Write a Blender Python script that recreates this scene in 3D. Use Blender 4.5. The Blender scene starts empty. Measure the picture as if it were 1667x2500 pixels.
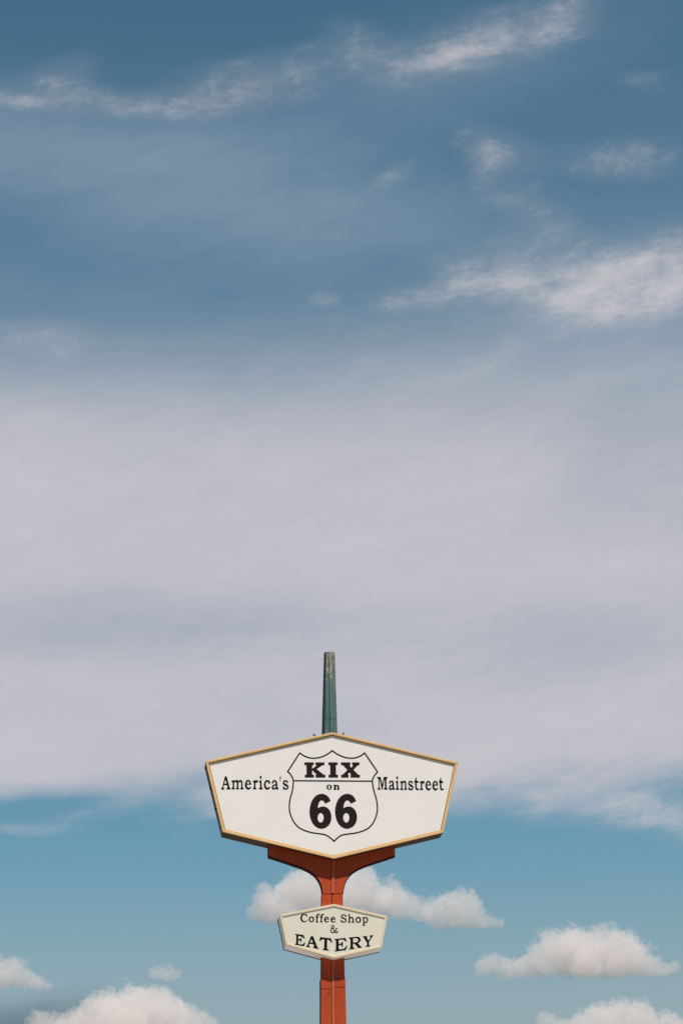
import bpy, bmesh, math, random
from mathutils import Vector, Matrix, Euler

# ------------------------------------------------------------------ scene, camera, light
sc = bpy.context.scene
COL = sc.collection
R = math.radians
FPX = 5900.0                      # focal length in photo pixels (photo 1667 x 2500)
PITCH, ROLL = R(20.15), R(1.3)
cam_d = bpy.data.cameras.new("camera")
cam_d.sensor_fit = 'VERTICAL'
cam_d.sensor_height = 36.0
cam_d.lens = 36.0 * FPX / 2500.0
cam_d.clip_start, cam_d.clip_end = 0.1, 60000.0
cam = bpy.data.objects.new("camera", cam_d)
COL.objects.link(cam)
CAM_M = Matrix.Rotation(R(90) + PITCH, 4, 'X') @ Matrix.Rotation(-ROLL, 4, 'Z')
CAM_P = Vector((0, 0, 1.6))
cam.matrix_world = Matrix.Translation(CAM_P) @ CAM_M
sc.camera = cam

SUN_EL, SUN_AZ = R(62), R(16)     # SUN_AZ: to the right of straight behind the camera
to_sun = Vector((math.sin(SUN_AZ) * math.cos(SUN_EL), -math.cos(SUN_AZ) * math.cos(SUN_EL), math.sin(SUN_EL)))
sun_d = bpy.data.lights.new("sun", 'SUN')
sun_d.energy = 5.0
sun_d.angle = R(0.53)
sun_d.color = (1.0, 0.93, 0.84)
sun = bpy.data.objects.new("sun", sun_d)
COL.objects.link(sun)
sun.rotation_euler = to_sun.to_track_quat('Z', 'Y').to_euler()
sun.location = (0, -20, 60)

sc.view_settings.view_transform = 'Standard'
sc.view_settings.look = 'None'
sc.view_settings.exposure = 0.0
sc.view_settings.gamma = 1.0
sc.render.engine = 'CYCLES'
sc.cycles.use_denoising = True
sc.cycles.max_bounces = 16
sc.cycles.volume_bounces = 16
sc.cycles.volume_step_rate = 0.25
sc.cycles.volume_max_steps = 512


def ray(x, y):
    """World direction seen at photo pixel x, y."""
    v = Vector(((x - 833.5) / FPX, -(y - 1250.0) / FPX, -1.0))
    return (CAM_M.to_3x3() @ v).normalized()


def azel(x, y):
    d = ray(x, y)
    return math.degrees(math.atan2(d.x, d.y)), math.degrees(math.asin(d.z))


# ------------------------------------------------------------------ node helper
class NT:
    def __init__(self, tree):
        self.t = tree; tree.nodes.clear()

    def n(self, typ, **kw):
        nd = self.t.nodes.new(typ)
        for k, v in kw.items(): setattr(nd, k, v)
        return nd

    def put(self, sock, v):
        if hasattr(v, 'links') or hasattr(v, 'is_output'): self.t.links.new(v, sock)
        elif v is not None: sock.default_value = v

    def m(self, op, a, b=None, c=None, clamp=False):
        nd = self.n('ShaderNodeMath', operation=op, use_clamp=clamp)
        self.put(nd.inputs[0], a)
        if b is not None: self.put(nd.inputs[1], b)
        if c is not None: self.put(nd.inputs[2], c)
        return nd.outputs[0]

    def vm(self, op, a, b=None, scale=None):
        nd = self.n('ShaderNodeVectorMath', operation=op)
        self.put(nd.inputs[0], a)
        if b is not None: self.put(nd.inputs[1], b)
        if scale is not None: self.put(nd.inputs['Scale'], scale)
        return nd.outputs['Value'] if op in ('DISTANCE', 'LENGTH', 'DOT_PRODUCT') else nd.outputs['Vector']

    def xyz(self, x, y, z):
        nd = self.n('ShaderNodeCombineXYZ')
        for i, v in enumerate((x, y, z)): self.put(nd.inputs[i], v)
        return nd.outputs[0]

    def sep(self, v):
        nd = self.n('ShaderNodeSeparateXYZ'); self.put(nd.inputs[0], v)
        return nd.outputs[0], nd.outputs[1], nd.outputs[2]

    def noise(self, vec, scale, detail=4, rough=0.5, dist=0.0, out='Fac'):
        nd = self.n('ShaderNodeTexNoise')
        self.put(nd.inputs['Vector'], vec); self.put(nd.inputs['Scale'], scale)
        self.put(nd.inputs['Detail'], detail); self.put(nd.inputs['Roughness'], rough)
        self.put(nd.inputs['Distortion'], dist)
        return nd.outputs[out]

    def ss(self, v, a, b, lo=0.0, hi=1.0):
        nd = self.n('ShaderNodeMapRange', interpolation_type='SMOOTHSTEP')
        for i, q in enumerate((v, a, b, lo, hi)): self.put(nd.inputs[i], q)
        return nd.outputs[0]

    def mix(self, f, a, b, blend='MIX'):
        nd = self.n('ShaderNodeMix', data_type='RGBA', blend_type=blend)
        self.put(nd.inputs['Factor'], f)
        for s, v in ((nd.inputs[6], a), (nd.inputs[7], b)):
            if isinstance(v, tuple) and len(v) == 3: v = v + (1.0,)
            self.put(s, v)
        return nd.outputs[2]


# ------------------------------------------------------------------ world: Nishita sky with high thin cloud
world = bpy.data.worlds.new("World")
sc.world = world
world.use_nodes = True
W = NT(world.node_tree)
sky = W.n('ShaderNodeTexSky', sky_type='NISHITA')
sky.sun_disc = False
sky.sun_elevation = SUN_EL
sky.sun_rotation = math.atan2(to_sun.x, to_sun.y)
sky.altitude = 300
sky.air_density = 1.0
sky.dust_density = 0.6
sky.ozone_density = 2.0
tc = W.n('ShaderNodeTexCoord').outputs['Generated']
dx, dy, dz = W.sep(tc)
AZ = W.m('MULTIPLY', W.m('ARCTAN2', dx, dy), 57.2958)     # degrees, 0 = north (+Y)
EL = W.m('MULTIPLY', W.m('ARCSINE', dz), 57.2958)
P = W.xyz(AZ, EL, 0.0)


def aze(xd, yd):       # display coords (1568 wide view of the photo) -> az, el
    return azel(xd / 0.9406, yd / 0.9406)


warp = W.noise(W.vm('MULTIPLY', P, (0.5, 1.0, 1.0)), 0.45, 4, 0.55, out='Color')
warp = W.vm('SCALE', W.vm('SUBTRACT', warp, (0.5, 0.5, 0.5)), scale=2.6)
PW = W.vm('ADD', P, warp)
# fibrous cirrus noise, drawn out along one wind direction (rising gently to the right)
PS = W.vm('ADD', P, W.vm('SCALE', warp, scale=0.40))
Xw, Yw, _z = W.sep(PS)
WA = R(9)
fib_v = W.xyz(W.m('ADD', W.m('MULTIPLY', Xw, 0.50 * math.cos(WA)), W.m('MULTIPLY', Yw, 0.50 * math.sin(WA))),
              W.m('ADD', W.m('MULTIPLY', Yw, 1.75 * math.cos(WA)), W.m('MULTIPLY', Xw, -1.75 * math.sin(WA))), 3.1)
fib = W.noise(fib_v, 1.0, 10, 0.62, 0.25)
puff = W.noise(W.vm('ADD', PS, (7.7, 3.3, 1.0)), 1.1, 10, 0.63, 0.15)


def blob(xd, yd, sxd, syd, rot=0.0, src=None):
    """soft elliptical patch of the sky at azimuth/elevation; returns 1 in the middle, 0 outside"""
    a, e = aze(xd, yd)
    s = 0.9406 * FPX * math.pi / 180
    sx, sy = sxd / s / math.cos(math.radians(e)), syd / s
    v = W.vm('SUBTRACT', src or PS, (a, e, 0.0))
    x, y, z = W.sep(v)
    c, si = math.cos(R(rot)), math.sin(R(rot))
    xr = W.m('ADD', W.m('MULTIPLY', x, c / sx), W.m('MULTIPLY', y, si / sx))
    yr = W.m('ADD', W.m('MULTIPLY', x, -si / sy), W.m('MULTIPLY', y, c / sy))
    d = W.vm('LENGTH', W.xyz(xr, yr, 0.0))
    return W.ss(d, 1.0, 0.0)


def total(lst):
    o = lst[0]
    for q in lst[1:]: o = W.m('ADD', o, q)
    return o


def wt(b, k): return W.m('MULTIPLY', b, k)


SKY_TINT = (0.72, 0.90, 0.76, 1.0)
skyc = W.mix(1.0, sky.outputs[0], W.mix(W.ss(EL, 11.0, 17.0), (0.55, 0.95, 0.87), (0.60, 0.95, 0.86)), 'MULTIPLY')
hsv = W.n('ShaderNodeHueSaturation')
hsv.inputs['Saturation'].default_value = 1.0
W.put(hsv.inputs['Color'], skyc)
base = hsv.outputs[0]
FRONT = W.ss(W.m('ABSOLUTE', AZ), 70.0, 25.0)            # the cloud sheet covers this side of the sky only
LOWHAZE = W.m('MULTIPLY', W.ss(EL, 13.2, 7.3), 0.80)
BG = 0.055
base = W.mix(FRONT, base, W.vm('SCALE', base, scale=1.72))

base = W.mix(LOWHAZE, base, tuple(c / BG for c in (0.355, 0.415, 0.43)))

# broad veil (cirrostratus)
slow = W.noise(W.vm('MULTIPLY', P, (0.20, 0.55, 1.0)), 1.0, 3, 0.5)
EDGE = W.m('ADD', EL, W.m('ADD', W.m('MULTIPLY', W.sep(warp)[0], 0.30), W.m('MULTIPLY', W.m('SUBTRACT', slow, 0.5), 2.6)))
EDGE = W.m('ADD', EDGE, W.m('ADD', W.m('MULTIPLY', W.m('SUBTRACT', fib, 0.5), 0.7), W.m('MULTIPLY', W.ss(AZ, 0.0, 9.0), 0.45)))
softP = W.vm('ADD', P, W.vm('SCALE', warp, scale=0.35))
veil_band = W.m('MULTIPLY',
                W.ss(W.m('ADD', EL, W.m('MULTIPLY', W.sep(warp)[1], 0.35)), aze(784, 670)[1], aze(784, 1120)[1]),
                W.ss(EDGE, aze(784, 1890)[1], aze(784, 1755)[1]))
veil_var = W.noise(W.vm('MULTIPLY', softP, (0.16, 0.55, 1.0)), 1.0, 3, 0.5)
veil_fine = W.m('MULTIPLY', W.ss(fib, 0.35, 0.7), 0.08)
dip = total([wt(blob(300, 1440, 900, 130, 0, softP), 0.34), wt(blob(1300, 1470, 700, 170, 0, softP), 0.22), wt(blob(1500, 1050, 420, 260, 0, softP), 0.30)])
veil = W.m('MULTIPLY', veil_band, W.m('MULTIPLY', FRONT, W.m('SUBTRACT', W.m('ADD', W.m('MULTIPLY', veil_var, 0.30), W.m('ADD', 0.74, veil_fine)), dip)), clamp=True)
# faint haze patches in the upper sky
faint = total([wt(blob(250, 370, 1000, 210, -6, softP), 0.55), wt(blob(1000, 170, 900, 200, 12, softP), 0.26),
               wt(blob(750, 520, 800, 150, 0, softP), 0.26), wt(blob(250, 1000, 900, 260, 0, softP), 0.35),
               wt(blob(1400, 690, 700, 260, 5, softP), 0.30)])
faint = W.m('MULTIPLY', W.m('ADD', faint, W.m('ADD', W.m('MULTIPLY', W.m('MULTIPLY', FRONT, 0.18), W.ss(EL, 32.5, 28.0)), W.m('MULTIPLY', W.m('MULTIPLY', FRONT, W.ss(EL, aze(784, 1850)[1], aze(784, 1650)[1])), W.ss(EL, aze(784, 420)[1], aze(784, 900)[1], 0.0, 0.42)))), W.m('ADD', 0.6, W.m('MULTIPLY', fib, 0.8)), clamp=True)
# bright wisps
wisps = total([
    wt(blob(1300, 640, 420, 130, -10), 0.9), wt(blob(1490, 600, 330, 90, 12), 0.7), wt(blob(1040, 675, 300, 56, 5), 0.75), wt(blob(1060, 620, 140, 50, -10), 0.4),
    wt(blob(1130, 830, 300, 44, 18), 0.55), wt(blob(900, 695, 80, 46), 0.5), wt(blob(740, 692, 60, 34), 0.55),
    wt(blob(1040, 120, 260, 110, 14), 0.6), wt(blob(1240, 60, 250, 110, 20), 0.55), wt(blob(840, 110, 190, 100, -15), 0.5),
    wt(blob(600, 185, 340, 95, 8), 0.55), wt(blob(340, 240, 460, 60, 2), 0.5), wt(blob(140, 190, 170, 80, 16), 0.55), wt(blob(30, 235, 160, 30, 0), 0.4),
    wt(blob(1140, 350, 150, 90, -12), 0.6), wt(blob(1110, 405, 90, 60, 60), 0.35), wt(blob(1420, 370, 260, 75, -8), 0.48), wt(blob(1200, 470, 200, 100, -25), 0.3), wt(blob(910, 410, 100, 34, 24), 0.5),
    wt(blob(1470, 190, 120, 50), 0.35), wt(blob(110, 765, 170, 75), 0.55), wt(blob(840, 830, 130, 100, 25), 0.25),
    wt(blob(1270, 520, 160, 60, -20), 0.25),
    wt(blob(80, 1905, 220, 26, -4), 0.45), wt(blob(250, 1870, 330, 40, 8), 0.35), wt(blob(1350, 1860, 520, 80, -2), 0.65), wt(blob(1530, 1890, 260, 70, -16), 0.6)])
cores = total([wt(blob(1430, 700, 330, 110, 2, softP), 0.8), wt(blob(1560, 640, 260, 110, 8, softP), 0.5), wt(blob(1050, 110, 150, 60, 12), 0.45),
               wt(blob(1270, 50, 130, 70, 20), 0.3), wt(blob(1140, 350, 70, 36, -12), 0.25)])
WB = W.m('ADD', W.m('MULTIPLY', wisps, 0.80), W.m('MULTIPLY', cores, 0.9), clamp=True)
tex = W.m('ADD', W.m('MULTIPLY', fib, 0.75), W.m('MULTIPLY', puff, 0.55))         # around 0.65
fine = W.noise(W.vm('MULTIPLY', fib_v, (2.2, 1.6, 1.0)), 2.6, 8, 0.66)
rag = W.ss(W.m('ADD', W.m('ADD', tex, W.m('MULTIPLY', W.m('SUBTRACT', fine, 0.5), 0.40)), W.m('MULTIPLY', WB, 0.36)), 0.68, 1.22)                # ragged edges, streaked inside
halo = W.m('MULTIPLY', WB, 0.20)
wisp = W.m('ADD', W.m('MULTIPLY', rag, W.m('ADD', 0.20, W.m('MULTIPLY', WB, 0.46))), halo, clamp=True)
wisp = W.m('MULTIPLY', wisp, W.ss(WB, 0.0, 0.22))

VEIL_C = (0.555, 0.540, 0.585)
WISP_C = (0.60, 0.57, 0.595)
vc = tuple(c / BG for c in VEIL_C); wc = tuple(c / BG for c in WISP_C)
fc = tuple(c / BG for c in (0.235, 0.325, 0.42))
c1 = W.mix(faint, base, fc)
dark = W.m('MULTIPLY', blob(60, 2345, 290, 85, 10, softP), 0.75, clamp=True)
c1 = W.mix(dark, c1, tuple(c / BG for c in (0.10, 0.165, 0.20)))
c2 = W.mix(veil, c1, vc)
c3 = W.mix(wisp, c2, wc)
bg = W.n('ShaderNodeBackground')
W.put(bg.inputs['Color'], c3)
bg.inputs['Strength'].default_value = BG
W.put(W.n('ShaderNodeOutputWorld').inputs['Surface'], bg.outputs[0])


# ------------------------------------------------------------------ materials
def material(name, build, rough=0.5, metallic=0.0, spec=0.5):
    m = bpy.data.materials.new(name); m.use_nodes = True
    T = NT(m.node_tree)
    b = T.n('ShaderNodeBsdfPrincipled')
    b.inputs['Roughness'].default_value = rough
    b.inputs['Metallic'].default_value = metallic
    b.inputs['Specular IOR Level'].default_value = spec
    obc = T.n('ShaderNodeTexCoord').outputs['Object']
    build(T, b, obc)
    T.put(T.n('ShaderNodeOutputMaterial').inputs['Surface'], b.outputs[0])
    return m


def paint(name, col, var=0.12, rough=0.5, spec=0.4, streak=0.3, spots=None, bump=0.0):
    def f(T, b, c):
        n1 = T.noise(c, 1.6, 5, 0.6)
        n2 = T.noise(T.vm('MULTIPLY', c, (14.0, 14.0, 0.7)), 1.0, 4, 0.6)
        k = T.m('ADD', T.m('MULTIPLY', n1, 2 * var), T.m('MULTIPLY', n2, 2 * var * streak))
        k = T.m('ADD', k, 1.0 - var - var * streak)
        cc = T.vm('SCALE', col, scale=k)
        if spots:
            sp = T.ss(T.noise(c, spots[1], 6, 0.65), spots[2], spots[2] + 0.05)
            cc = T.mix(sp, cc, spots[0])
        T.put(b.inputs['Base Color'], cc)
        T.put(b.inputs['Roughness'], T.m('ADD', rough - 0.08, T.m('MULTIPLY', n1, 0.16)))
        if bump:
            bp = T.n('ShaderNodeBump'); bp.inputs['Distance'].default_value = bump
            T.put(bp.inputs['Height'], T.noise(c, 3.0, 3, 0.5)); T.put(b.inputs['Normal'], bp.outputs[0])
    return material(name, f, rough, spec=spec)


def teal_build(T, b, c):
    x, y, z = T.sep(c)
    n1 = T.noise(c, 2.0, 6, 0.65)
    st = T.noise(T.vm('MULTIPLY', c, (26.0, 26.0, 1.6)), 1.0, 6, 0.7)
    chip = T.noise(T.vm('MULTIPLY', c, (30.0, 30.0, 7.0)), 1.0, 7, 0.75)
    up = T.ss(z, Z_SPIRE_TOP - 1.0, Z_SPIRE_TOP + 0.1)        # paint worn away most near the tip
    base_c = T.mix(T.ss(st, 0.35, 0.68), (0.030, 0.095, 0.098), (0.085, 0.17, 0.16))
    base_c = T.mix(T.m('MULTIPLY', T.ss(n1, 0.45, 0.7), 0.5), base_c, (0.16, 0.20, 0.17))
    thr = T.m('SUBTRACT', 0.66, T.m('MULTIPLY', up, 0.22))
    chipm = T.ss(T.m('SUBTRACT', chip, thr), 0.0, 0.05)
    rustm = T.m('MULTIPLY', T.ss(T.noise(T.vm('MULTIPLY', c, (12.0, 12.0, 2.0)), 1.0, 4, 0.6), 0.42, 0.6), T.ss(z, Z_SPIRE_TOP - 0.5, Z_SPIRE_TOP))
    c2 = T.mix(chipm, base_c, (0.40, 0.36, 0.27))
    c2 = T.mix(T.m('MULTIPLY', rustm, 0.75), c2, (0.11, 0.065, 0.060))
    T.put(b.inputs['Base Color'], c2)
    b.inputs['Roughness'].default_value = 0.6


# ------------------------------------------------------------------ sign frame of reference
YAW = R(6.35)
DEPTH = Vector((-math.sin(YAW), math.cos(YAW), 0))     # into the sign, away from the street
WIDE = Vector((math.cos(YAW), math.sin(YAW), 0))
d0 = ray(813, 1940)
S0 = CAM_P + d0 * (38.0 / math.hypot(d0.x, d0.y))      # a point on the big sign's front plane
ORG = Vector((S0.x, S0.y, 0.0))
ROOT_M = Matrix.Translation(ORG) @ Matrix.Rotation(YAW, 4, 'Z')


def L(x, y, d=0.0):
    """Point of the sign (local: across, depth, height) on the vertical plane d metres behind the big sign's front."""
    r = ray(x, y)
    t = ((S0 + DEPTH * d) - CAM_P).dot(DEPTH) / r.dot(DEPTH)
    p = CAM_P + r * t - ORG
    return Vector((p.dot(WIDE), d, p.z))


Z_SPIRE_TOP = L(804, 1592, 0.1).z
M = {}
M['cream'] = paint('cream_frame_paint', (0.70, 0.45, 0.21), 0.14, 0.5, spec=0.25, spots=((0.55, 0.33, 0.14), 5.0, 0.70))
M['cream_small'] = paint('pale_cream_frame_paint', (0.70, 0.58, 0.42), 0.08, 0.5, spots=((0.55, 0.38, 0.2), 6.0, 0.70))
M['face'] = paint('white_sign_plastic', (0.81, 0.765, 0.74), 0.03, 0.4, spec=0.35, streak=0.5, bump=0.004)
M['face_small'] = paint('ivory_sign_plastic', (0.70, 0.655, 0.55), 0.035, 0.4, spec=0.35, streak=0.6, bump=0.003)
M['bronze'] = paint('dark_bronze_cabinet_paint', (0.055, 0.024, 0.008), 0.30, 0.5, spec=0.25, spots=((0.16, 0.08, 0.04), 7.0, 0.72))
M['groove'] = paint('blackened_groove', (0.008, 0.005, 0.004), 0.2, 0.8, spec=0.1)
M['white_cab'] = paint('white_cabinet_paint', (0.82, 0.77, 0.74), 0.05, 0.5, spots=((0.35, 0.22, 0.16), 9.0, 0.74))
M['black'] = paint('black_vinyl_lettering', (0.004, 0.005, 0.006), 0.15, 0.7, spec=0.08)
M['black_warm'] = paint('sun_faded_black_vinyl', (0.018, 0.013, 0.013), 0.2, 0.7, spec=0.08)
M['red'] = paint('orange_red_pole_paint', (0.42, 0.060, 0.018), 0.24, 0.55, spec=0.18, streak=0.9, spots=((0.13, 0.022, 0.014), 13.0, 0.625), bump=0.006)
M['red_rib'] = paint('faded_red_rib_paint', (0.47, 0.10, 0.042), 0.18, 0.55, spec=0.18, streak=1.0, bump=0.004)
M['red_core_shade'] = paint('dark_red_core_and_shade', (0.022, 0.006, 0.005), 0.2, 0.8, spec=0.1)  # inner steel; also puts shade into outer sides and flanges
M['teal'] = material('weathered_teal_paint', teal_build, 0.6)
M['teal_shade'] = paint('shaded_teal_paint', (0.008, 0.065, 0.072), 0.3, 0.6, spec=0.15, streak=0.8)  # teal darkened to carry the shade of the spire's left side
M['iron'] = paint('black_iron', (0.012, 0.011, 0.012), 0.2, 0.6)


def ground_build(T, b, c):
    n1 = T.noise(c, 0.15, 6, 0.6); n2 = T.noise(c, 6.0, 5, 0.6)
    k = T.m('ADD', T.m('MULTIPLY', n1, 0.6), T.m('MULTIPLY', n2, 0.4))
    T.put(b.inputs['Base Color'], T.mix(T.ss(k, 0.3, 0.7), (0.050, 0.048, 0.045), (0.085, 0.080, 0.074)))
    b.inputs['Roughness'].default_value = 0.9


M['ground'] = material('old_asphalt', ground_build, 0.9)


def pad_build(T, b, c):
    n1 = T.noise(c, 0.6, 6, 0.6); n2 = T.noise(c, 9.0, 5, 0.6)
    k = T.m('ADD', T.m('MULTIPLY', n1, 0.6), T.m('MULTIPLY', n2, 0.4))
    T.put(b.inputs['Base Color'], T.mix(T.ss(k, 0.3, 0.7), (0.50, 0.47, 0.43), (0.64, 0.61, 0.57)))
    b.inputs['Roughness'].default_value = 0.9


M['pad'] = material('pale_bounce_concrete', pad_build, 0.9)


# ------------------------------------------------------------------ object helpers
def empty(name, matrix, label, cat, group=None):
    o = bpy.data.objects.new(name, None)
    COL.objects.link(o)
    o.matrix_world = matrix
    o.empty_display_size = 0.3
    o['label'] = label; o['category'] = cat
    if group: o['group'] = group
    return o


def obj(name, bm, mat, parent=None, label=None, smooth=False):
    me = bpy.data.meshes.new(name)
    bmesh.ops.recalc_face_normals(bm, faces=bm.faces)
    bm.to_mesh(me); bm.free()
    me.materials.append(mat)
    if smooth:
        for p in me.polygons: p.use_smooth = True
    o = bpy.data.objects.new(name, me)
    COL.objects.link(o)
    o.parent = parent
    if label: o['label'] = label
    return o


def loops_mesh(bm, loops, cap0=False, cap1=False):
    """skin consecutive equal-length loops of points"""
    vs = [[bm.verts.new(p) for p in lp] for lp in loops]
    n = len(loops[0])
    for a, b in zip(vs[:-1], vs[1:]):
        for i in range(n):
            j = (i + 1) % n
            bm.faces.new((a[i], a[j], b[j], b[i]))
    if cap0: bm.faces.new(vs[0])
    if cap1: bm.faces.new(vs[-1][::-1])
    return vs


def prism(bm, pts, d0, d1):
    """extrude a closed outline (local x, z) between depths d0 and d1"""
    loops_mesh(bm, [[Vector((p[0], d0, p[1])) for p in pts], [Vector((p[0], d1, p[1])) for p in pts]], True, True)


def inset(pts, d):
    """inward parallel offset of a clockwise (photo order) outline given as (x, z)"""
    n = len(pts); out = []
    area = sum(pts[i][0] * pts[(i + 1) % n][1] - pts[(i + 1) % n][0] * pts[i][1] for i in range(n))
    s = 1 if area > 0 else -1
    for i in range(n):
        p, q, r = Vector(pts[i - 1]), Vector(pts[i]), Vector(pts[(i + 1) % n])
        e1, e2 = (q - p).normalized(), (r - q).normalized()
        n1, n2 = Vector((-e1.y, e1.x)) * s, Vector((-e2.y, e2.x)) * s
        b = (n1 + n2); b = b / max(b.dot(n1), 1e-6)
        out.append(tuple(q + b * d))
    return out


def bevel(bm, w, seg=2):
    bmesh.ops.bevel(bm, geom=[e for e in bm.edges if len(e.link_faces) == 2 and e.calc_face_angle(0) > 0.5], offset=w, segments=seg, affect='EDGES', clamp_overlap=True)


# ------------------------------------------------------------------ lettering (drawn as outlines)
def path(s, ox, oy, k, dx=0, dy=0, sx=1.0, sy=1.0, ax=0, ay=0):
    """tiny SVG-like outline -> list of photo points; Q is a conic (rounder than a parabola)"""
    t = s.replace(',', ' ').split(); i = 0; pts = []; cur = None

    def tr(x, y):
        x = ax + (x - ax) * sx + dx; y = ay + (y - ay) * sy + dy
        return (ox + x / k, oy + y / k)
    while i < len(t):
        c = t[i]
        if c in 'ML':
            cur = (float(t[i + 1]), float(t[i + 2])); pts.append(tr(*cur)); i += 3
        elif c == 'Q':
            c1 = (float(t[i + 1]), float(t[i + 2])); e = (float(t[i + 3]), float(t[i + 4])); w = 0.8
            for j in range(1, 9):
                u = j / 8; a, b, d = (1 - u) ** 2, 2 * w * u * (1 - u), u * u; q = a + b + d
                pts.append(tr((a * cur[0] + b * c1[0] + d * e[0]) / q, (a * cur[1] + b * c1[1] + d * e[1]) / q))
            cur = e; i += 5
        elif c == 'O':     # ellipse cx cy rx ry
            cx, cy, rx, ry = (float(v) for v in t[i + 1:i + 5])
            for j in range(28):
                an = 2 * math.pi * j / 28
                pts.append(tr(cx + rx * math.cos(an), cy + ry * math.sin(an)))
            i += 5
        else:
            i += 1
    out = [pts[0]]
    for p in pts[1:]:
        if math.hypot(p[0] - out[-1][0], p[1] - out[-1][1]) > 0.02: out.append(p)
    if math.hypot(out[0][0] - out[-1][0], out[0][1] - out[-1][1]) < 0.02: out.pop()
    return out


def glyph(g, *a, **kw):
    return [path(c, *a, **kw) for c in g.split('|')]


def stroke(pts, w, closed=False):
    """outline(s) of a stroke of width w along photo points"""
    n = len(pts); Lf, Rt = [], []
    for i in range(n):
        q = Vector(pts[i])
        p = Vector(pts[i - 1]) if (i > 0 or closed) else None
        r = Vector(pts[(i + 1) % n]) if (i < n - 1 or closed) else None
        e1 = (q - p).normalized() if p is not None else (r - q).normalized()
        e2 = (r - q).normalized() if r is not None else e1
        n1, n2 = Vector((-e1.y, e1.x)), Vector((-e2.y, e2.x))
        b = n1 + n2; b = b / max(b.dot(n1), 0.35)
        Lf.append(tuple(q + b * w / 2)); Rt.append(tuple(q - b * w / 2))
    if closed: return [Lf, Rt]
    return [Lf + Rt[::-1]]


def letters(name, groups, depth, mat, parent, label=None, thick=0.0015, bold=0.0):
    """fill outlines (photo points) and lay them as a thin raised sheet on the plane 'depth'"""
    bm = bmesh.new()
    for gi, conts in enumerate(groups):
        cu = bpy.data.curves.new('tmp', 'CURVE'); cu.dimensions = '2D'; cu.fill_mode = 'BOTH'
        for c in conts:
            sp = cu.splines.new('POLY'); sp.points.add(len(c) - 1)
            for i, p in enumerate(c): sp.points[i].co = (p[0] - 800, -(p[1] - 2000), 0, 1)
            sp.use_cyclic_u = True
        cu.offset = bold
        o = bpy.data.objects.new('tmp', cu); COL.objects.link(o)
        dg = bpy.context.evaluated_depsgraph_get()
        me = bpy.data.meshes.new_from_object(o.evaluated_get(dg))
        bpy.data.objects.remove(o); bpy.data.curves.remove(cu)
        t = bmesh.new(); t.from_mesh(me); bpy.data.meshes.remove(me)
        bmesh.ops.remove_doubles(t, verts=t.verts, dist=0.002)
        r = bmesh.ops.extrude_face_region(t, geom=t.faces[:])
        top = set(v for v in r['geom'] if isinstance(v, bmesh.types.BMVert))
        dz = thick + 0.0003 * (gi % 3)
        mp = {}
        for v in t.verts:
            q = L(v.co.x + 800, -v.co.y + 2000, depth - (dz if v in top else 0.0005))
            mp[v] = bm.verts.new(q)
        for f in t.faces:
            try: bm.faces.new([mp[v] for v in f.verts])
            except ValueError: pass
        t.free()
    return obj(name, bm, mat, parent, label)


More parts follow.
